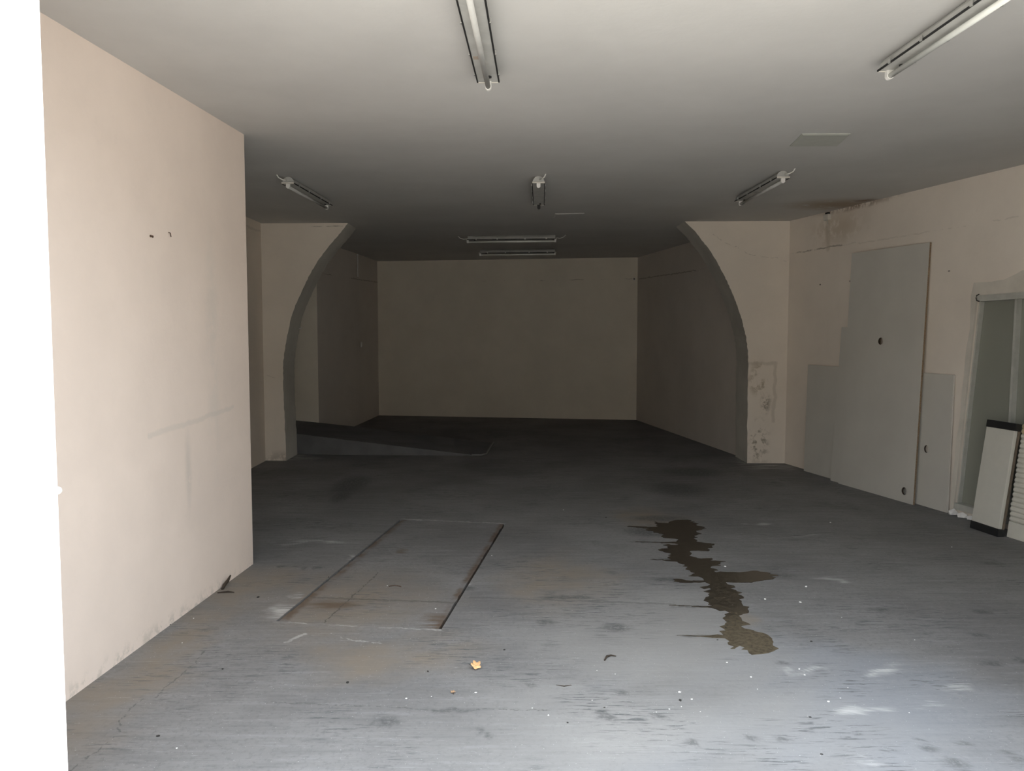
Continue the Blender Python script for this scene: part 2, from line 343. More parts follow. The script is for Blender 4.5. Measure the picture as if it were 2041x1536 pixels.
def floor_material(name, on_hatch=False):
    m, b, bs, P = start(name)
    if on_hatch:
        warp = b.vmath('SUBTRACT', b.noise(P, 3.0, 5, 0.65, col=True), (0.5, 0.5, 0.5))
        P1 = b.vmath('ADD', P, b.vmath('SCALE', warp, s=0.35))
        brown = blob(b, P1, (-0.95, 4.75, 0), (0.8, 0.95, 1), 0.1)
        area = b.remap(b.noise(P, 1.7, 2), 0.48, 0.62)
    else:
        A1 = b.new('ShaderNodeAttribute', attribute_name='wear'); A2 = b.new('ShaderNodeAttribute', attribute_name='wear_and_light')
        s1 = b.new('ShaderNodeSeparateXYZ'); b.l.new(A1.outputs['Vector'], s1.inputs[0])
        s2 = b.new('ShaderNodeSeparateXYZ'); b.l.new(A2.outputs['Vector'], s2.inputs[0])
        dark, pale, brown = s1.outputs[0], s1.outputs[1], s1.outputs[2]
        lit_patch, area_m, sky_tint = s2.outputs[0], s2.outputs[1], s2.outputs[2]
        area = b.math('MAXIMUM', b.remap(b.noise(P, 1.7, 2), 0.48, 0.62), area_m)
    base = b.mix(b.remap(b.noise(P, 0.9, 4, 0.6), 0.3, 0.7), (0.186, 0.183, 0.183, 1), (0.250, 0.247, 0.247, 1))
    # brushed grain across the room
    st = b.new('ShaderNodeMapping'); st.inputs['Scale'].default_value = (0.35, 3.2, 1.0)
    b.l.new(P, st.inputs['Vector'])
    streak = b.noise(st.outputs[0], 7, 5, 0.65)
    base = b.mix(b.remap(streak, 0.50, 0.70, 0, 0.36), base, (0.13, 0.132, 0.138, 1))
    base = b.mix(b.remap(streak, 0.48, 0.28, 0, 0.25), base, (0.36, 0.365, 0.375, 1))
    grain = b.noise(P, 38, 5, 0.75)
    base = b.mix(b.remap(grain, 0.48, 0.68, 0, 0.45), base, (0.13, 0.132, 0.135, 1))
    if not on_hatch: base = b.mix(b.math('MULTIPLY', sky_tint, 0.6), base, (0.26, 0.278, 0.312, 1))
    mott = b.noise(P, 5, 4)
    base = b.mix(b.math('MULTIPLY', brown, b.remap(mott, 0.25, 0.7, 0.35, 0.9)), base, (0.25, 0.215, 0.175, 1))
    if not on_hatch: base = b.mix(b.math('MULTIPLY', lit_patch, 0.5), base, (0.37, 0.362, 0.35, 1))
    sp = b.remap(b.noise(st.outputs[0], 20, 4, 0.7), 0.53, 0.62)
    base = b.mix(b.math('MULTIPLY', b.math('MULTIPLY', sp, area), 0.85), base, (0.10, 0.105, 0.11, 1))
    fine = b.noise(P, 120, 1, 0.5)
    base = b.mix(b.remap(fine, 0.73, 0.78, 0, 0.55), base, (0.72, 0.72, 0.70, 1))
    # thin scratches running across
    sc = b.new('ShaderNodeMapping'); sc.inputs['Scale'].default_value = (0.12, 9.0, 1.0); sc.inputs['Rotation'].default_value = (0, 0, math.radians(-3))
    b.l.new(P, sc.inputs['Vector'])
    scn = b.noise(sc.outputs[0], 11, 1, 0.5)
    base = b.mix(b.remap(b.math('ABSOLUTE', b.math('SUBTRACT', scn, 0.62)), 0.0, 0.006, 0.35, 0.0), base, (0.60, 0.60, 0.60, 1))
    P2 = b.vmath('ADD', P, b.vmath('SCALE', b.vmath('SUBTRACT', b.noise(P, 22, 3, 0.6, col=True), (0.5, 0.5, 0.5)), s=0.05))
    if not on_hatch:
        base = b.mix(b.math('MULTIPLY', b.math('MULTIPLY', dark, b.remap(grain, 0.30, 0.56)), 0.62), base, (0.075, 0.078, 0.08, 1))
        base = b.mix(b.math('MULTIPLY', b.math('MULTIPLY', pale, b.remap(streak, 0.60, 0.42)), 0.6), base, (0.66, 0.66, 0.65, 1))
        cr = poly_mask(b, P2, [(x, y, 0) for x, y in CR1], 0.006)
        cr = b.math('MAXIMUM', cr, poly_mask(b, P2, [(x, y, 0) for x, y in CR2], 0.0055))
        cr = b.math('MAXIMUM', cr, b.math('MULTIPLY', poly_mask(b, P2, [(-0.25, 4.83, 0), (0.95, 4.70, 0)], 0.016), 0.6))
        base = b.mix(b.math('MULTIPLY', cr, 0.7), base, (0.11, 0.11, 0.11, 1))
        wl = union(b, [seg(b, P2, a, c, w) for a, c, w in [
            ((-0.959, 4.237, 0), (-0.833, 4.139, 0), 0.008), ((-0.833, 4.139, 0), (-0.672, 4.105, 0), 0.008),
            ((-1.168, 4.111, 0), (-1.092, 4.237, 0), 0.016), ((-1.31, 4.405, 0), (-0.38, 4.285, 0), 0.012), ((-0.95, 6.88, 0), (-0.10, 6.74, 0), 0.016)]])
        base = b.mix(b.math('MULTIPLY', wl, b.remap(mott, 0.38, 0.6, 0.05, 0.5)), base, (0.60, 0.59, 0.57, 1))
    else:
        cr = poly_mask(b, P2, [(-0.88, 5.36, 0), (-0.968, 4.826, 0), (-1.036, 4.402, 0)], 0.006)
        pl = poly_mask(b, P2, [(-1.20, 4.83, 0), (-0.30, 4.73, 0)], 0.018)
        for y in (5.4, 6.0, 6.4): pl = b.math('MAXIMUM', pl, b.math('MULTIPLY', poly_mask(b, P2, [(-1.2, y, 0), (0.0, y - 0.10, 0)], 0.008), 0.7))
        rust = union(b, [blob(b, P2, c, r, 0.2) for c, r in [((-0.42, 4.42, 0), (0.12, 0.2, 1)), ((-1.05, 4.7, 0), (0.25, 0.12, 1)), ((-0.80, 5.86, 0), (0.06, 0.10, 1))]])
        base = b.mix(b.math('MULTIPLY', b.math('MULTIPLY', rust, b.remap(streak, 0.4, 0.55)), 0.7), base, (0.13, 0.085, 0.05, 1))
        edge_r = union(b, [seg(b, P2, (-1.29, 4.43, 0), (-0.95, 6.84, 0), 0.07), seg(b, P2, (-0.39, 4.31, 0), (-0.07, 6.70, 0), 0.05)])
        base = b.mix(b.math('MULTIPLY', edge_r, b.remap(mott, 0.35, 0.6, 0.1, 0.75)), base, (0.12, 0.078, 0.05, 1))
        base = b.mix(b.math('MULTIPLY', b.math('MAXIMUM', cr, b.math('MULTIPLY', pl, 0.6)), 0.85), base, (0.10, 0.09, 0.08, 1))
    b.put(bs.inputs['Base Color'], base)
    bs.inputs['Roughness'].default_value = 0.68
    bs.inputs['Specular IOR Level'].default_value = 0.12
    bump(b, bs, b.noise(P, 45, 2), 0.18, 0.004)
    return m
M_floor = floor_material('worn_grey_floor_paint')
M_hatch = floor_material('worn_grey_hatch_paint', True)
M_pit = simple('dark_pit_dirt', (0.030, 0.020, 0.013), 0.95)
M_ramp = simple('dark_ramp_paint', (0.145, 0.145, 0.148), 0.8, var=0.12, scale=3)
M_street = simple('pale_street_concrete', (0.40, 0.38, 0.35), 0.9, var=0.08, scale=1.5)
M_house = simple('grey_house_render', (0.40, 0.37, 0.33), 0.9, var=0.05, scale=0.7)

# ------------------------------------------------------------------ setting
def floor_shell():
    import numpy as np
    X0, X1, Y0, Y1 = -6.2, 5.6, 2.3, 16.2
    hole = [(-1.305, 4.425), (-0.379, 4.303), (-0.052, 6.715), (-0.953, 6.86)]
    mid = [(-2.2, 2.8), (3.6, 2.8), (3.6, 10.7), (-3.2, 10.7)]
    out = [(X0, Y0), (X1, Y0), (X1, Y1), (X0, Y1)]
    m = MB()
    def patch(a, b_, c, d, n, k, power=1.0):      # a-b outer edge, d-c inner edge
        u = np.linspace(0, 1, n + 1)[:, None, None]; v = (np.linspace(0, 1, k + 1) ** power)[None, :, None]
        a, b_, c, d = map(np.array, (a, b_, c, d))
        g = (a * (1 - u) + b_ * u) * (1 - v) + (d * (1 - u) + c * u) * v
        vs = [(float(p[0]), float(p[1]), 0.0) for p in g.reshape(-1, 2)]
        w = k + 1
        m.add(vs, [(i * w + j, (i + 1) * w + j, (i + 1) * w + j + 1, i * w + j + 1) for i in range(n) for j in range(k)])
    N = ((290, 90), (260, 200), (120, 110), (260, 80))
    for i in range(4):
        j = (i + 1) % 4
        patch(mid[i], mid[j], hole[j], hole[i], *N[i])
        patch(out[i], out[j], mid[j], mid[i], 1, 1)
    m.add([(x, y, 0) for x, y in hole] + [(x, y, -0.06) for x, y in hole], [(i, (i + 1) % 4, 4 + (i + 1) % 4, 4 + i) for i in range(4)])
    m.add([(x, y, -0.25) for x, y in out] + [(x, y, 0) for x, y in out], [(3, 2, 1, 0)] + [(i, (i + 1) % 4, 4 + (i + 1) % 4, 4 + i) for i in range(4)])
    o = structure(m.build('floor', M_floor))
    me = o.data; nv = len(me.vertices)
    co = np.empty(nv * 3); me.vertices.foreach_get('co', co); co = co.reshape(-1, 3); x, y = co[:, 0], co[:, 1]
    def wob(f, a, ph):      # smooth irregular displacement
        return a * (np.sin(f * x + 1.7 * np.sin(f * 0.8 * y + ph)) + 0.5 * np.sin(2.3 * f * y + 1.3 * np.sin(1.9 * f * x + ph)) + 0.3 * np.sin(5.1 * f * (x - y) + ph)) / 1.8
    def mask(items, amp, f, soft, grow=1.0):
        r = np.zeros(nv)
        for k, (cx, cy, rx, ry) in enumerate(items):
            d = np.hypot((x + wob(f, amp, k * 1.3) - cx) / (rx * grow), (y + wob(f * 1.1, amp, k * 2.1 + 2) - cy) / (ry * grow))
            t = np.clip((1 - d) / (1 - soft), 0, 1); r = np.maximum(r, t * t * (3 - 2 * t))
        return r
    dark = mask(DARK + [(1.0, 6.12, 0.12, 0.03), (1.12, 5.66, 0.12, 0.025), (1.68, 5.26, 0.20, 0.06), (0.98, 5.18, 0.09, 0.045), (1.0, 4.2, 0.15, 0.02), (1.05, 4.66, 0.16, 0.02), (-0.30, 5.0, 0.08, 0.05), (1.25, 6.9, 0.25, 0.12)], 0.012, 55, 0.3, 1.3)
    pale = mask([q for q in PALE if q[2] > 0.09], 0.10, 9, 0.0, 1.3); pale = np.maximum(pale, mask([q for q in PALE if q[2] <= 0.09], 0.03, 30, 0.2, 1.2))
    brown = mask([(-0.95, 4.75, 0.8, 0.95), (-1.7, 5.0, 0.7, 0.6), (-0.62, 3.95, 0.65, 0.4), (-1.75, 3.9, 0.3, 1.7), (1.18, 6.9, 0.5, 0.5), (0.3, 5.2, 0.5, 0.9)], 0.12, 5, 0.1)
    damp = mask([(1.31, 4.47, 0.09, 0.16)], 0.02, 20, 0.2)
    light = mask([(0.75, 4.1, 0.9, 1.3), (0.6, 3.2, 1.3, 0.7)], 0.15, 4, 0.1)  # brighter foreground floor: light falloff put into the colour
    area = mask([(0.55, 4.65, 0.5, 0.75), (0.45, 3.4, 0.3, 0.5), (0.9, 3.0, 0.3, 0.12), (0.2, 5.3, 0.4, 0.4)], 0.1, 6, 0.1)
    sky_blue = mask([(1.5, 3.3, 1.2, 1.0)], 0.3, 3, 0.2)  # bluish sky reflection painted into the floor colour
    for nm, cols in (('wear', (dark, pale, np.maximum(brown, damp))), ('wear_and_light', (light, area, sky_blue))):
        at = me.attributes.new(nm, 'FLOAT_VECTOR', 'POINT')
        at.data.foreach_set('vector', np.stack(cols, 1).ravel())
    b = MB(); b.add([(x_, y_, -0.06) for x_, y_ in hole], [(0, 1, 2, 3)])
    b.build('pit_bottom', M_pit, o)
    return o
floor = floor_shell()

ceil_mb = MB(); ceil_mb.box(-6.2, 5.6, 2.3, 16.2, CEIL, CEIL + 0.25)
ceiling = structure(ceil_mb.build('ceiling', M_ceil))

# left: the thick block beside the entrance, then the recess behind it
structure(MB().prism([(-1.99, 2.6), (-1.78, 5.53), (-3.02, 5.56), (-3.02, 2.6)][::1], 0, CEIL).build('wall_left', M_left))
structure(MB().prism([(-3.02, 5.56), (-3.04, 10.0), (-3.3, 10.0), (-3.3, 5.0), (-3.02, 5.0)], 0, CEIL).build('wall_left_recess', M_side))

# the arch wall
arch_L = [(-2.79, 0.0), (-2.798, 0.384), (-2.805, 0.70), (-2.81, 0.98), (-2.806, 1.18), (-2.785, 1.36), (-2.75, 1.54), (-2.705, 1.73), (-2.64, 1.91), (-2.545, 2.11), (-2.46, 2.28), (-2.36, 2.44), (-2.26, 2.575), (-2.15, 2.70), (-2.06, 2.80), (-1.985, CEIL)]
arch_R = [(2.848, 0.0), (2.842, 0.45), (2.840, 0.85), (2.842, 1.14), (2.834, 1.36), (2.808, 1.52), (2.772, 1.655), (2.74, 1.78), (2.69, 1.92), (2.635, 2.05), (2.575, 2.18), (2.515, 2.30), (2.44, 2.43), (2.36, 2.56), (2.27, 2.67), (2.175, 2.79), (2.06, CEIL)]
def arch_side(name, curve, xo):
    """one haunch of the arch: front and back faces, the side against the wall, and a rough soffit as its part"""
    yf = lambda x: 10.03 - (x + 3.04) * (0.22 / 6.34)
    T = 0.52
    rnd = random.Random(5)
    c = []
    for (x0, z0), (x1, z1) in zip(curve, curve[1:]):
        for k in range(6):
            t = k / 6; c.append((x0 + (x1 - x0) * t + rnd.uniform(-0.004, 0.004), z0 + (z1 - z0) * t))
    c.append(curve[-1])
    n = len(c)
    m = MB()
    for dy in (0, T):
        vs = [(x, yf(x) + dy, z) for x, z in c] + [(xo, yf(xo) + dy, z) for x, z in c]
        m.add(vs, [(i, i + 1, n + i + 1, n + i) for i in range(n - 1)])
    m.add([(xo, yf(xo), 0), (xo, yf(xo) + T, 0), (xo, yf(xo) + T, CEIL), (xo, yf(xo), CEIL)], [(0, 1, 2, 3)])
    o = structure(m.build(name, M_pier))
    s = MB()
    vs = [(x, yf(x) + 0.0, z) for x, z in c] + [(x, yf(x) + T, z) for x, z in c]
    s.add(vs, [(i, i + 1, n + i + 1, n + i) for i in range(n - 1)], True)
    s.build('soffit', M_soffit, o)
    return o
arch_side('wall_arch_left', arch_L, -3.30)
arch_side('wall_arch_right', arch_R, 3.34)

# right wall in its own frame: s = metres from the far corner towards the street, z = height
W0 = Vector((3.30, 9.81, 0)); WD = Vector((0.2147, -1, 0)).normalized(); WN = Vector((-WD.y, WD.x, 0)) * -1   # WN points into the room
if WN.x > 0: WN = -WN
def wr(s, z, out=0.0): return W0 + WD * s + WN * out + Vector((0, 0, z))
def wall_panels(polys, th):
    m = MB()
    for P in polys:
        n = len(P)
        m.add([wr(s, z) for s, z in P] + [wr(s, z, -th) for s, z in P],
              [tuple(range(n)), tuple(range(n, 2 * n))[::-1]] + [(i, (i + 1) % n, n + (i + 1) % n, n + i) for i in range(n)])
    return m
SL0, SL1, SR = 2.775, 2.955, 5.02      # opening: foot, head, right side
right_mb = wall_panels([[(0, 0), (SL0, 0), (SL1, 1.90), (SL1, CEIL), (0, CEIL)],
                        [(SL1, 1.90), (SR, 1.93), (SR, CEIL), (SL1, CEIL)],
                        [(SR, 0), (7.42, 0), (7.42, CEIL), (SR, CEIL)],
                        [(SL0, 0), (SR, 0), (SR, 0.045), (SL0 + 0.004, 0.045)]], 0.22)
structure(right_mb.build('wall_right', M_right))

# back room
structure(MB().prism([(-2.56, 15.455), (2.30, 14.63), (2.30, 15.3), (-2.56, 15.9)], 0, CEIL).build('wall_back', M_back))
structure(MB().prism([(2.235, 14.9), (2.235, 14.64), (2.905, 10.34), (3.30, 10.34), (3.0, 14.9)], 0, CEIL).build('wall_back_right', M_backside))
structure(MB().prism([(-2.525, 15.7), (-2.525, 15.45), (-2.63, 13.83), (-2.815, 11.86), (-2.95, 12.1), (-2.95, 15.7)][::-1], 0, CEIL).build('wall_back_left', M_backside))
structure(MB().prism([(-2.815, 11.86), (-5.0, 12.0), (-5.0, 12.2), (-2.95, 12.1)], 0, CEIL).build('wall_passage', M_back))
structure(MB().prism([(-5.0, 10.0), (-5.0, 12.2), (-5.2, 12.2), (-5.2, 10.0)], 0, CEIL).build('wall_passage_end', M_back))
structure(MB().prism([(-3.30, 10.3), (-3.30, 10.55), (-5.0, 10.55), (-5.0, 10.3)], 0, CEIL).build('wall_passage_near', M_back))

# street front: opening between the two jambs, shutter box overhead
structure(MB().prism([(-7.5, 2.3), (-1.292, 2.3), (-1.50, 2.6), (-7.5, 2.6)], 0, 3.3).build('wall_front_left', M_facade))
structure(MB().prism([(2.30, 2.3), (9.5, 2.3), (9.5, 2.6), (2.30, 2.6)], 0, 3.3).build('wall_front_right', M_facade))
structure(MB().prism([(-1.6, 2.3), (4.5, 2.3), (4.5, 2.6), (-1.6, 2.6)], 2.78, 3.3).build('trim_1', M_facade))
structure(MB().prism([(-22, -16), (22, -16), (22, 2.3), (-22, 2.3)], -0.2, -0.005).build('ground', M_street))
structure(MB().box(-18, 18, -13, -9.5, 0, 5.4).build('wall_added_house', M_house))  # unseen house, added to shape the low light coming in

# ------------------------------------------------------------------ floor hatch, ramp
hatch = empty('floor_hatch', (0, 0, 0)); put_props(hatch, 'long rectangular cover set flush into the grey floor', 'floor hatch')
hp = [(-1.305, 4.425), (-0.379, 4.303), (-0.052, 6.715), (-0.953, 6.86)]
def lerp(a, b, t): return (a[0] + (b[0] - a[0]) * t, a[1] + (b[1] - a[1]) * t)
rr = random.Random(3)
def edge(a, b, n, j):
    return [lerp(a, b, k / n) if k in (0,) else tuple(q + rr.uniform(-j, j) for q in lerp(a, b, k / n)) for k in range(n)]
g = 0.017
q = [(hp[0][0] + g, hp[0][1] + 0.004), (hp[1][0] - g, hp[1][1] + 0.004), (hp[2][0] - g, hp[2][1] - 0.005), (hp[3][0] + g, hp[3][1] - 0.005)]
pts = edge(q[0], q[1], 12, 0.0015) + edge(q[1], q[2], 40, 0.004) + edge(q[2], q[3], 12, 0.0015) + edge(q[3], q[0], 40, 0.004)
MB().prism(pts, -0.0595, -0.001).build('cover_plate', M_hatch, hatch)
M_iron = simple('rusty_iron', (0.10, 0.065, 0.045), 0.75, var=0.4, scale=40, bmp=0.4)
MB().tube([(-0.773, 5.04, -0.002), (-0.765, 5.035, 0.003), (-0.735, 5.05, 0.004), (-0.700, 5.03, 0.003), (-0.693, 5.028, -0.002)], 0.003, 6).build('lifting_loop', M_iron, hatch)

ramp = empty('ramp', (-0.5, 10.45, 0)); put_props(ramp, 'low dark wedge ramp rising to the left behind the arch', 'ramp')
rm = MB()
prof = [(-4.9, 0.46), (-2.78, 0.262), (-2.2, 0.20), (-0.52, 0.012), (-0.36, 0.0)]
fr = [(-4.9, 10.60), (-2.78, 10.575), (-2.2, 10.50), (-0.52, 10.415), (-0.36, 10.50)]
bk = [(-4.9, 11.95), (-2.78, 11.85), (-2.2, 11.85), (-0.52, 11.75), (-0.30, 11.66)]
n = 5
vs = [(x + 0.5, f_[1] - 10.45, z) for (x, z), f_ in zip(prof, fr)] + [(x_ + 0.5, y_ - 10.45, z) for (x, z), (x_, y_) in zip(prof, bk)]
vs += [(x + 0.5, f_[1] - 10.45, 0.0) for (x, z), f_ in zip(prof, fr)] + [(x_ + 0.5, y_ - 10.45, 0.0) for (x, z), (x_, y_) in zip(prof, bk)]
fs = [(i, i + 1, n + i + 1, n + i) for i in range(4)] + [(2 * n + i, 2 * n + i + 1, i + 1, i) for i in range(4)] + [(n + i, n + i + 1, 3 * n + i + 1, 3 * n + i) for i in range(4)]
fs += [(0, n, 3 * n, 2 * n), (4, 2 * n + 4, 3 * n + 4, n + 4)] + [(2 * n + i, 3 * n + i, 3 * n + i + 1, 2 * n + i + 1) for i in range(4)]
rm.add(vs, fs); rm.build('ramp_body', M_ramp, ramp)
kb = MB().tube([(-0.02, -0.035, 0.012), (0.10, -0.03, 0.008), (0.17, 0.10, 0.006), (0.20, 0.6, 0.006), (0.24, 1.2, 0.006)], 0.012, 6)
kb.build('edge_strip', simple('worn_metal_edge', (0.30, 0.30, 0.30), 0.5, 0.6), ramp)

# ------------------------------------------------------------------ water spill
m, b, bs, P = start('dirty_water')
base = b.mix(b.remap(b.noise(P, 30, 5, 0.7), 0.42, 0.6), (0.030, 0.025, 0.019, 1), (0.075, 0.060, 0.042, 1))
base = b.mix(b.math('MULTIPLY', blob(b, P, (1.26, 4.08, 0), (0.45, 0.62, 1), 0.3), 0.8), base, b.mix(b.remap(b.noise(P, 40, 5, 0.7), 0.38, 0.58), (0.080, 0.066, 0.045, 1), (0.14, 0.118, 0.080, 1)))  # near end muddier brown, and lighter with reflected light put into the colour
b.put(bs.inputs['Base Color'], base)
bs.inputs['Roughness'].default_value = 0.22
bs.inputs['Specular IOR Level'].default_value = 0.35
bump(b, bs, b.noise(P, 25, 3), 0.05, 0.003)
M_water = m
def spill():
    rnd = random.Random(8); pts = []
    for (x0, y0), (x1, y1) in zip(PUD, PUD[1:] + PUD[:1]):
        L = math.hypot(x1 - x0, y1 - y0); k = max(1, int(L / 0.022))
        for i in range(k):
            t = i / k; sc_ = 0.4 if y0 < 4.3 else 1.0; j = 0.007 * sc_; jx = 0.024 * sc_
            pts.append(Vector((x0 + (x1 - x0) * t + rnd.uniform(-jx, jx), y0 + (y1 - y0) * t + rnd.uniform(-j, j), 0)))
    tri = geometry.tessellate_polygon([pts]); n = len(pts)
    mb = MB()
    mb.add([(p.x, p.y, 0.0022) for p in pts] + [(p.x, p.y, 0.0) for p in pts],
           [tuple(t) for t in tri] + [(i, (i + 1) % n, n + (i + 1) % n, n + i) for i in range(n)])
    return mb.build('puddle', M_water)
put_props(spill(), 'dark ragged trail of dirty water across the grey floor', 'puddle')

# ------------------------------------------------------------------ light fittings
M_enamel = simple('dusty_white_enamel', (0.46, 0.46, 0.44), 0.5, var=0.08)
M_white = simple('white_plastic', (0.82, 0.81, 0.78), 0.4, var=0.03)
M_cap = simple('yellowed_white_plastic', (0.66, 0.63, 0.57), 0.45, var=0.06)
M_gasket = simple('black_rubber_seal', (0.012, 0.012, 0.012), 0.7)
M_clip = simple('steel_clip', (0.6, 0.6, 0.58), 0.3, 0.9)
M_tube = simple('unlit_tube_glass', (0.78, 0.80, 0.76), 0.18, var=0.03, spec=0.6)
M_tube2 = simple('dull_grey_tube_glass', (0.50, 0.50, 0.48), 0.35, var=0.05)  # greyer copy of the tube glass
M_dark = simple('dark_slot', (0.02, 0.02, 0.02), 0.8)
M_label = simple('old_paper_label', (0.40, 0.33, 0.27), 0.8)
LT = 1.22
def cable_path(s, hook):
    y = s * LT / 2
    if hook == 'up': return [(0.012, y, -0.028), (0.030, y + s * 0.05, -0.034), (0.052, y + s * 0.085, -0.022), (0.060, y + s * 0.10, 0.0)]
    return [(0.0, y, -0.035), (0.004, y + s * 0.05, -0.045), (0.0, y + s * 0.10, -0.030), (0.0, y + s * 0.13, 0.0)]
def make_light(label, loc, rot, tube=True, cables=(), sticker=False, mirror=1, dull=False):
    o = empty('fluorescent_light', (loc[0], loc[1], CEIL), math.radians(rot))
    put_props(o, label, 'ceiling light', 'fluorescent battens on the ceiling')
    h = LT / 2
    MB().profile([(-0.051, -0.048), (-0.046, -0.028), (-0.030, -0.008), (-0.015, -0.0005), (0.015, -0.0005), (0.030, -0.008), (0.046, -0.028), (0.051, -0.048)], -h + 0.01, h - 0.01).build('housing', M_enamel, o)
    MB().box(-0.053, 0.053, -h, h, -0.057, -0.048).build('reflector', M_enamel, o, bevel=0.002)
    for s in (-1, 1):
        MB().box(s * 0.0535 - 0.0035, s * 0.0535 + 0.0035, -h, h, -0.0595, -0.052).build('seal', M_gasket, o)
        for y in (-0.48, -0.19, 0.19, 0.48):
            MB().box(s * 0.059 - 0.003, s * 0.059 + 0.003, y - 0.009, y + 0.009, -0.062, -0.040).build('clip', M_clip, o, bevel=0.001)
    for s in (-1, 1):
        e = s * (h - 0.010)
        hold = MB().profile([(0.016 * math.cos(a), -0.083 + 0.016 * math.sin(a)) for a in [math.pi + math.pi * k / 8 for k in range(9)]] + [(0.016, -0.055), (-0.016, -0.055)], e - 0.010, e + 0.016 if s > 0 else e + 0.010)
        hold.build('lamp_holder', M_dark if (not tube and s > 0) else M_white, o)  # far holder of the tubeless light coloured dark in place of shade
        MB().box(-0.053, 0.053, s * (h + 0.003) - 0.005, s * (h + 0.003) + 0.005, -0.060, -0.046).build('end_cap', M_cap, o, bevel=0.002)
    MB().tube([(0.012, h - 0.10, -0.066), (0.012, h - 0.10, -0.055)], 0.010, 12).build('starter', M_dark, o)
    if tube:
        MB().tube([(0, -h + 0.012, -0.083), (0, h - 0.012, -0.083)], 0.013, 16).build('fluorescent_tube', M_tube2 if dull else M_tube, o)
    if sticker:
        MB().box(-0.045, -0.022, 0.22, 0.26, -0.0580, -0.0568).build('label_sticker', M_label, o)
    for s in cables:
        MB().tube([(mirror * x, y, z) for x, y, z in cable_path(s, 'up' if abs(rot) < 45 else 'loop')], 0.005, 8).build('cable', M_white, o)
    return o
make_light('tubular batten light at the top middle of the ceiling, seen from below', (-0.140, 3.585), -2.0, cables=(), sticker=True, dull=True)
make_light('batten light with a bright white tube at the upper right corner', (1.815, 3.41), 0.5)
make_light('slanting batten light on the left, above the left side of the arch', (-1.87, 7.63), -2.6, cables=(-1,), mirror=-1, dull=True)
make_light('middle batten light without a tube, pointing at the back room', (0.245, 7.60), -2.0, tube=False, cables=(-1,))
make_light('slanting batten light on the right, near the top of the right pier', (2.205, 7.37), 0.5, cables=(-1,), dull=True)
make_light('batten light across the room with loose cable at both ends, nearer of two', (-0.007, 11.30), 84.5, cables=(-1, 1))
make_light('batten light across the room nearest the back wall', (0.090, 13.22), 83.5)

# access plates in the ceiling
M_plate = simple('grey_green_plate', (0.46, 0.47, 0.43), 0.6, var=0.03)
def plate(pts, label, mat):
    c = sum((Vector((p[0], p[1], 0)) for p in pts), Vector()) / 4
    o = empty('access_panel', (c.x, c.y, CEIL)); put_props(o, label, 'access panel')
    def ring(k): return [((p[0] - c.x) * k, (p[1] - c.y) * k) for p in pts]
    MB().prism(ring(1.0), -0.006, -0.0002).build('panel_frame', mat, o)
    MB().prism(ring(0.93), -0.009, -0.006).build('panel_cover', mat, o, bevel=0.002)
plate([(1.955, 5.86), (2.285, 5.85), (2.235, 5.50), (1.915, 5.50)][::-1], 'square grey access panel in the ceiling near the right wall', M_plate)
plate([(0.475, 9.50), (0.82, 9.42), (0.80, 9.15), (0.48, 9.20)][::-1], 'small faint square plate in the ceiling in front of the arch', M_ceil)

# ------------------------------------------------------------------ boards against the right wall
m, b, bs, P = start('white_laminate')
b.put(bs.inputs['Base Color'], b.mix(b.remap(b.noise(P, 2, 4), 0.3, 0.7), (0.62, 0.60, 0.555, 1), (0.66, 0.64, 0.59, 1)))
bs.inputs['Roughness'].default_value = 0.42
M_lam = m
M_lining = simple('dark_hole_lining', (0.07, 0.05, 0.035), 0.9)
M_chip = simple('raw_chipboard', (0.26, 0.19, 0.12), 0.9, var=0.35, scale=120, bmp=0.5)
def board(label, pl_, pr_, topL, width, height, th, holes=(), name='board', side=True):
    """pl_, pr_: left and right foot on the floor; topL: point the left edge leans to"""
    pl_ = Vector(pl_); pr_ = Vector(pr_); u = (pr_ - pl_).normalized()
    w = Vector(topL) - pl_
    M = frame4(pl_, u, w)
    o = empty(name, (0, 0, 0), mat4=M); put_props(o, label, 'board', 'white boards leaning on the right wall')
    holed([(0, 0), (width, 0), (width, height), (0, height)], holes, th).build('panel', M_lam, o)
    e = 0.0006
    band = MB()
    if side: band.box(width - 0.001, width + e, 0.0008, th - 0.0008, 0.0, height)
    if side: band.build('raw_edge', M_chip, o)
    if holes:
        for (cx, cz, rx, rz) in holes:
            k = MB()
            ring = [(cx + (rx + 0.0005) * math.cos(a), cz + (rz + 0.0005) * math.sin(a)) for a in [2 * math.pi * i / 20 for i in range(20)]]
            inn = [(cx + (rx - 0.002) * math.cos(a), cz + (rz - 0.002) * math.sin(a)) for a in [2 * math.pi * i / 20 for i in range(20)]]
            vs = [(x, 0.002, z) for x, z in inn] + [(x, th, z) for x, z in inn]
            k.add(vs, [(i, (i + 1) % 20, 20 + (i + 1) % 20, 20 + i) for i in range(20)])
            k.build('hole_lining', M_lining, o)
    return o
# low wide sheet standing behind, its top at 1.21 m
board('low wide white sheet behind the tall board, its top line at waist height', (3.345, 9.290, 0.0), (3.845, 7.060, 0.0), (3.366, 9.293, 1.205), 2.225, 1.215, 0.016, [(1.935, 0.525, 0.030, 0.036)], side=False)
board('medium white board between the low sheet and the tall board', (3.415, 8.684, 0.0), (3.635, 7.75, 0.0), (3.498, 8.705, 1.63), 0.62, 1.640, 0.016)
A = board('tall white board with two round holes and a dark right edge', (3.430, 8.510, 0.0), (3.692, 7.442, 0.0), (3.515, 8.530, 2.39), 1.10, 2.400, 0.019,
          [(0.52, 1.50, 0.036, 0.037), (0.975, 0.105, 0.036, 0.037)])

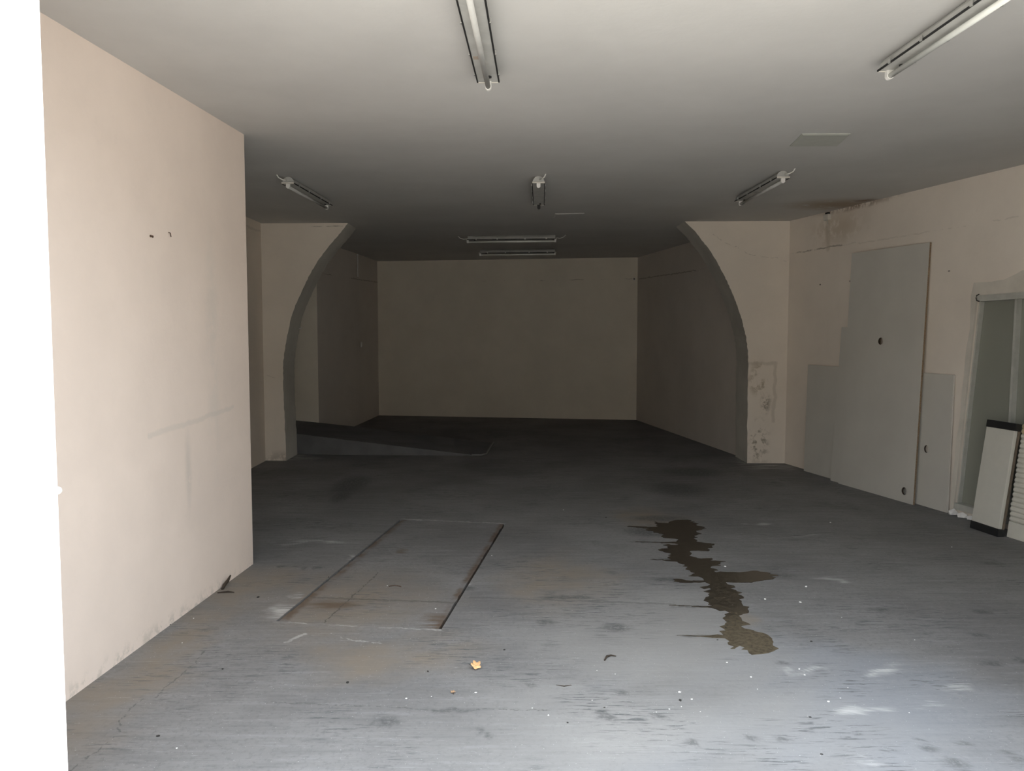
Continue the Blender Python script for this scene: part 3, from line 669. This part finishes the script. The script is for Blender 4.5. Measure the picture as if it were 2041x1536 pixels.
# ------------------------------------------------------------------ glazed opening in the right wall
M_cement = plaster('rough_cement_patch', (0.66, 0.62, 0.55), var=0.2, bmp=0.9)
M_frame = simple('grey_white_painted_frame', (0.50, 0.50, 0.46), 0.5, var=0.08)
M_store = plaster('storeroom_plaster', (0.42, 0.45, 0.40))
win = empty('window_1', wr(3.9, 0)); win['kind'] = 'structure'
MW = Matrix.Translation(-win.location)
def in_win(mb): mb.v = [tuple(Vector(v) - Vector(win.location)) for v in mb.v]; return mb
def slab(P, o0, o1):
    n = len(P); return MB().add([wr(s, z, o1) for s, z in P] + [wr(s, z, o0) for s, z in P],
        [tuple(range(n)), tuple(range(n, 2 * n))[::-1]] + [(i, (i + 1) % n, n + (i + 1) % n, n + i) for i in range(n)])
rj = random.Random(11)
def rag(a, b_, k, j): return [(a[0] + (b_[0] - a[0]) * i / k + rj.uniform(-j, j), a[1] + (b_[1] - a[1]) * i / k + rj.uniform(-j, j)) for i in range(k)]
in_win(MB().tube([wr(SL1 + 0.035, 1.905, 0.018), wr(SL1 + 0.012, 1.895, 0.020), wr(SL1 + 0.006, 1.875, 0.020), wr(SL1 + 0.016, 1.852, 0.020), wr(SL1 + 0.04, 1.846, 0.018)], 0.0045, 8)).build('rail_hook', M_dark, win)
# ragged cement round the opening
inner = [(SL0, 0.0), (SL1, 1.90), (SR, 1.93)]
outer = rag((SL0 - 0.045, 0.0), (SL1 - 0.075, 1.55), 14, 0.008) + rag((SL1 - 0.06, 1.6), (SL1 - 0.06, 1.995), 4, 0.006) + rag((SL1 - 0.04, 2.0), (3.30, 2.015), 6, 0.006) + [(3.36, 2.05), (3.42, 2.075), (3.50, 2.07), (3.58, 2.03)] + rag((3.66, 2.03), (SR, 2.05), 10, 0.008)
cem = MB(); tri = geometry.tessellate_polygon([[Vector((s, z, 0)) for s, z in outer + [(SR, 2.04), (SR, 1.925), (SL1 + 0.004, 1.895), (SL0 + 0.004, 0.0)]]])
loop = outer + [(SR, 2.04), (SR, 1.925), (SL1 + 0.004, 1.895), (SL0 + 0.004, 0.0)]; n = len(loop)
cem.add([wr(s, z, 0.012) for s, z in loop] + [wr(s, z, -0.002) for s, z in loop], [tuple(t) for t in tri] + [(i, (i + 1) % n, n + (i + 1) % n, n + i) for i in range(n)])
in_win(cem).build('cement_surround', M_cement, win)
in_win(slab([(SL0 + 0.005, 0.045), (SL0 + 0.018, 0.045), (SL1 + 0.018, 1.90), (SL1 + 0.002, 1.90)], -0.10, -0.02)).build('window_frame', M_frame, win)
in_win(slab([(SL1 + 0.01, 1.845), (SR, 1.88), (SR, 1.93), (SL1 + 0.01, 1.90)], -0.09, 0.012)).build('top_rail', M_frame, win)
in_win(slab([(SL0 + 0.02, 0.045), (SR, 0.045), (SR, 0.10), (SL0 + 0.025, 0.10)], -0.10, 0.02)).build('window_sill', M_frame, win)
in_win(slab([(3.305, 0.10), (3.326, 0.10), (3.356, 1.86), (3.335, 1.86)], -0.10, -0.01)).build('mullion', M_frame, win)
mg, b, bs, P = start('grey_green_glass')
bs.inputs['Base Color'].default_value = (0.52, 0.53, 0.46, 1); bs.inputs['Transmission Weight'].default_value = 0.45
bs.inputs['IOR'].default_value = 1.5
b.put(bs.inputs['Roughness'], b.remap(b.noise(P, 3, 4), 0.3, 0.7, 0.10, 0.22))
in_win(slab([(SL0 + 0.017, 0.10), (3.305, 0.10), (3.335, 1.85), (SL1 + 0.017, 1.85)], -0.065, -0.058)).build('pane', mg, win)
in_win(slab([(3.326, 0.10), (SR, 0.10), (SR, 1.88), (3.356, 1.86)], -0.065, -0.058)).build('pane', mg, win)
# storeroom beyond the glass
st = MB()
a0, a1, d0, d1 = 2.3, 5.6, -0.225, -1.5
st.add([wr(a0, 0, d0), wr(a1, 0, d0), wr(a1, 0, d1), wr(a0, 0, d1), wr(a0, 2.6, d0), wr(a1, 2.6, d0), wr(a1, 2.6, d1), wr(a0, 2.6, d1)],
       [(0, 1, 2, 3), (4, 5, 6, 7), (3, 2, 6, 7), (0, 3, 7, 4), (1, 2, 6, 5)])
structure(st.build('wall_storeroom', M_store))
# crumbled plaster at the foot of the opening
def rock(name, mat, loc, r, seed, flat=0.6, parent=None, stretch=1.0):
    rnd = random.Random(seed); bm = bmesh.new(); bmesh.ops.create_icosphere(bm, subdivisions=1, radius=1.0)
    for v in bm.verts:
        k = rnd.uniform(0.7, 1.15); v.co = Vector((v.co.x * r * k * stretch, v.co.y * r * k, max(v.co.z, -0.5) * r * k * flat + 0.5 * r * flat))
    me = bpy.data.meshes.new(name); bm.to_mesh(me); bm.free(); me.materials.append(mat)
    o = bpy.data.objects.new(name, me); COL.objects.link(o); o.location = loc; o.rotation_euler = (0, 0, rnd.uniform(0, 3))
    if parent: o.parent = parent
    return o
M_chipw = simple('white_plaster_chip', (0.85, 0.84, 0.82), 0.8)
for k, (s, dz, r) in enumerate([(2.83, 0.0, 0.040), (2.93, 0.0, 0.034), (3.02, 0.0, 0.030)]):
    p = wr(s, 0.0, 0.045)
    put_props(rock('plaster_lump', M_chipw, p, r, 40 + k, 0.9, stretch=1.4),
              ['white broken plaster lump at the left foot of the glazed opening', 'white broken plaster lump at the foot of the glazed opening, middle of three',
               'white broken plaster lump beside the black foot of the leaning panel'][k], 'rubble', 'broken plaster at the glazed opening')

# white panel with black ends
M_pan = simple('cream_enamel_panel', (0.66, 0.645, 0.58), 0.45, var=0.02)
M_blk = simple('black_plastic_end', (0.02, 0.02, 0.02), 0.5)
M_brn = simple('brown_panel_side', (0.14, 0.11, 0.08), 0.8, var=0.2)
pb = frame4((3.733, 6.575, 0.0), (0.045, -0.312, 0), (0.118, 0.0, 0.873))
lp = empty('leaning_panel', (0, 0, 0), mat4=pb); put_props(lp, 'narrow cream panel with black ends leaning on the glazed opening', 'panel')
MB().box(0.004, 0.306, 0.0, 0.030, 0.062, 0.835).build('face', M_pan, lp, bevel=0.003)
MB().box(0.010, 0.311, 0.031, 0.048, 0.062, 0.835).build('side_channel', M_brn, lp)
MB().box(0.0, 0.313, -0.004, 0.050, 0.0, 0.062).build('end_cap', M_blk, lp, bevel=0.004)
MB().box(0.0, 0.318, -0.004, 0.050, 0.835, 0.893).build('end_cap', M_blk, lp, bevel=0.004)

# roller shutter curtain leaning at the frame edge
M_slat = simple('ivory_shutter_slat', (0.66, 0.64, 0.57), 0.45, var=0.03)
M_slaty = simple('yellowed_shutter_slat', (0.60, 0.50, 0.32), 0.5, var=0.05)
sb = frame4((3.853, 6.280, 0.0), (0.21, -0.98, 0), (0.108, 0.02, 0.90))
sh = empty('roller_shutter', (0, 0, 0), mat4=sb); put_props(sh, 'ribbed ivory shutter curtain leaning upright at the right frame edge', 'shutter')
MB().box(0.0, 1.1, 0.0, 0.016, 0.0, 0.125).build('bottom_rail', M_slat, sh, bevel=0.003)
z = 0.127; rs = random.Random(2)
for k in range(20):
    hgt = 0.038; off = rs.uniform(0, 0.008) - 0.0 * k
    mat = M_slaty if k >= 18 else M_slat
    sl = MB().profile([(0.0 + 0.004, z), (-0.005, z + hgt * 0.3), (-0.005, z + hgt * 0.7), (0.003, z + hgt - 0.001), (0.014, z + hgt - 0.001), (0.014, z)], off, 1.1, axis='x')
    o = sl.build('slat', mat, sh)
    MB().tube([(off - 0.004, 0.004, z + hgt * 0.5), (off + 0.010, 0.004, z + hgt * 0.5)], 0.008, 8).build('end_clip', M_chipw, o)
    z += hgt
wb = frame4((3.865, 6.055, 0.0), (0.21, -0.98, 0), (0.108, 0.02, 0.90))
bt = empty('batten', (0, 0, 0), mat4=wb); put_props(bt, 'short white batten standing at the right frame edge before the shutter', 'batten')
MB().box(0, 0.05, 0.0, 0.014, 0, 0.16).build('strip', M_white, bt, bevel=0.002)

# ------------------------------------------------------------------ small wall fittings
jb = empty('junction_box', wr(0.775, 2.86)); put_props(jb, 'small dirty white cable box under the ceiling on the right wall', 'junction box')
r4 = frame4(wr(0.745, 2.815, 0.0), WD, (0, 0, 1)); jb.matrix_world = r4
MB().box(-0.01, 0.08, -0.04, -0.001, -0.01, 0.055).build('box_body', M_cap, jb, bevel=0.006)
MB().box(0.005, 0.06, -0.025, -0.001, 0.056, 0.075).build('blackened_top', M_dark, jb)
MB().tube([(0.032, -0.015, -0.002), (0.034, -0.012, -0.03), (0.030, -0.006, -0.05)], 0.005, 8).build('cable_stub', M_cap, jb)

sw = empty('light_switch', (-2.609, 14.15, 1.325)); put_props(sw, 'small white switch on the left wall of the back room', 'switch')
sw.matrix_world = frame4((-2.607, 14.10, 1.32), Vector((-2.53 + 2.63, 15.45 - 13.83, 0)), (0, 0, 1))
MB().box(0, 0.07, 0.0 - 0.012, -0.0005, 0, 0.085).build('plate', M_white, sw, bevel=0.004)
MB().box(0.02, 0.05, -0.017, -0.0125, 0.02, 0.065).build('rocker', M_white, sw, bevel=0.002)
cd = empty('conduit', (0, 0, 0)); put_props(cd, 'thin white conduit dropping from the ceiling on the back room left wall', 'conduit')
MB().tube([(-2.607, 13.92, 2.895), (-2.607, 13.92, 2.51)], 0.009, 8).build('pipe', M_white, cd)
MB().tube([(-2.607, 13.92, 2.88), (-2.607, 13.92, 2.865)], 0.014, 8).build('pipe_clip', M_white, cd)
rb = empty('vent_cap', (2.17, 14.64, 2.518)); put_props(rb, 'small round cap high in the right corner of the back wall', 'cap')
MB().tube([(0, 0.005, 0), (0, -0.02, 0)], 0.028, 14).build('cap', M_cap, rb)
MB().tube([(0, -0.018, 0), (0, -0.023, 0)], 0.012, 10).build('cap_screw', M_dark, rb)

def on_left(y, z, out=0.0):
    x = -1.99 + (y - 2.6) * (0.21 / 2.93); return Vector((x + out, y, z))
M_screw = simple('rusty_screw', (0.10, 0.06, 0.04), 0.6, 0.4)
so = empty('wall_screw', on_left(4.279, 2.088)); put_props(so, 'pair of dark screw heads on the left wall at eye level', 'screws')
for dy in (-0.011, 0.011): MB().tube([(0, dy, 0), (0.006, dy, 0)], 0.006, 10).build('screw_head', M_screw, so)
so = empty('wall_nail', on_left(4.466, 2.12)); put_props(so, 'single bent nail on the left wall, right of the screws', 'nail')
MB().tube([(-0.002, 0, 0.012), (0.010, 0, 0.006), (0.012, 0.002, -0.014)], 0.0026, 8).build('nail_shank', M_screw, so)
so = empty('jamb_stud', (-1.294, 2.305, 1.146)); put_props(so, 'small round stud sticking out of the white door jamb', 'stud')
MB().tube([(-0.02, 0, 0), (0.0, 0, 0), (0.006, 0, 0), (0.010, 0, 0), (0.012, 0, 0)], [0.011, 0.012, 0.010, 0.006, 0.001], 12).build('stud_head', M_cap, so)
so = empty('arch_hook', (-2.72, 10.50, 1.63)); put_props(so, 'tiny white hook on the grey underside of the left arch', 'hook')
MB().tube([(-0.02, 0, 0), (0.02, -0.01, 0), (0.035, -0.012, 0.02)], 0.006, 8).build('hook_wire', M_white, so)

# ------------------------------------------------------------------ litter on the floor
M_leaf = simple('dry_orange_leaf', (0.70, 0.42, 0.20), 0.7, var=0.2, scale=60, bmp=0.3)
M_leaf2 = simple('pale_brown_leaf', (0.55, 0.36, 0.22), 0.7, var=0.2, scale=60)
M_bit = simple('dark_grit', (0.03, 0.028, 0.026), 0.9)
M_twig = simple('dark_twig_bark', (0.045, 0.032, 0.022), 0.9, var=0.3)
def leaf(name, loc, r, mat, label, seed, rot):
    rnd = random.Random(seed); n = 26; pts = []
    for k in range(n):
        a = 2 * math.pi * k / n
        rad = r * (0.62 + 0.38 * abs(math.sin(2.5 * a)) + rnd.uniform(-0.08, 0.08))
        x, y = rad * math.cos(a), rad * math.sin(a)
        pts.append((x, y, 0.004 + 0.5 * (x * x + 0.5 * y * y) / r + rnd.uniform(0, 0.002)))
    mb = MB(); mb.add([(0, 0, 0.003)] + pts, [(0, 1 + k, 1 + (k + 1) % n) for k in range(n)], True)
    o = mb.build(name, mat); o.location = loc; o.rotation_euler = (0, 0, rot)
    sol = o.modifiers.new('thickness', 'SOLIDIFY'); sol.thickness = 0.0008
    st_ = MB().tube([(0.2 * r, 0, 0.003), (-r * 0.8, 0.1 * r, 0.003), (-r * 1.25, 0.35 * r, 0.002)], 0.0012, 5)
    st_.build('leaf_stalk', M_twig, o)
    put_props(o, label, 'leaf'); return o
lf = leaf('dry_leaf', (-0.172, 3.785, 0.011), 0.026, M_leaf, 'curled orange dry leaf on the floor in the foreground', 4, 0.6)
lf.rotation_euler = (math.radians(28), math.radians(6), 0.2)
leaf('dry_leaf', (-0.261, 3.521, 0), 0.012, M_leaf2, 'small pale brown leaf scrap nearer the camera than the orange leaf', 9, 2.0)
def twig(pts, r, label):
    o = MB().tube(pts, r, 6).build('twig', M_twig); put_props(o, label, 'twig'); return o
twig([(0.450, 3.875, 0.004), (0.465, 3.915, 0.007), (0.488, 3.932, 0.006), (0.512, 3.925, 0.004)], [0.004, 0.005, 0.004, 0.002], 'small bent dark twig on the bare floor left of the puddle end')
twig([(-1.795, 4.97, 0.003), (-1.800, 5.02, 0.012), (-1.790, 5.06, 0.03), (-1.783, 5.09, 0.055)], [0.008, 0.011, 0.010, 0.005], 'black twig propped against the foot of the left wall')
twig([(-1.80, 4.90, 0.004), (-1.74, 4.915, 0.006), (-1.70, 4.91, 0.004)], [0.003, 0.006, 0.002], 'flat dark twig lying just before the left wall foot')
twig([(0.20, 3.60, 0.003), (0.235, 3.585, 0.004), (0.27, 3.60, 0.003)], [0.001, 0.002, 0.001], 'thin reddish straw on the floor right of the orange leaf')
BIG = {0: 'white plaster chip on the floor right beside the puddle', 1: 'white plaster chip well right of the puddle middle', 2: 'white chip on the dark floor towards the tall board',
       4: 'oval white chip on the pale foreground floor', 5: 'white chip just beyond the oval chip in the foreground', 7: 'largest bright white crumb at lower right foreground',
       9: 'white crumb near the bottom left of the floor', 12: 'small white rectangular scrap below the orange leaf'}
proto = None
for k, (x, y, r) in enumerate(CHIPS):
    o = rock('plaster_chip', M_chipw, (x, y, 0), r * (0.45 if k in (4, 5) else 0.65), 100 + k, 0.5, stretch=1.5 if k in (4, 5, 12) else 1.15)
    o.rotation_euler = (0, 0, 0.15 * math.sin(k * 7)) if k in (4, 5, 12) else o.rotation_euler
    put_props(o, BIG.get(k, 'tiny white plaster crumb lying on the grey floor'), 'plaster chip', 'white plaster crumbs on the floor')
BB = {0: 'dark pebble on the floor at bottom left', 1: 'flat dark pebble on the floor below the left wall', 4: 'black pebble right of the near end of the puddle'}
for k, (x, y, r) in enumerate(BITS):
    if k in (12,): continue
    o = rock('dark_pebble', M_bit, (x, y, 0), r * 0.85, 300 + k, 0.5, stretch=1.3)
    put_props(o, BB.get(k, 'tiny speck of dark grit lying on the grey floor'), 'pebble', 'dark grit on the floor')
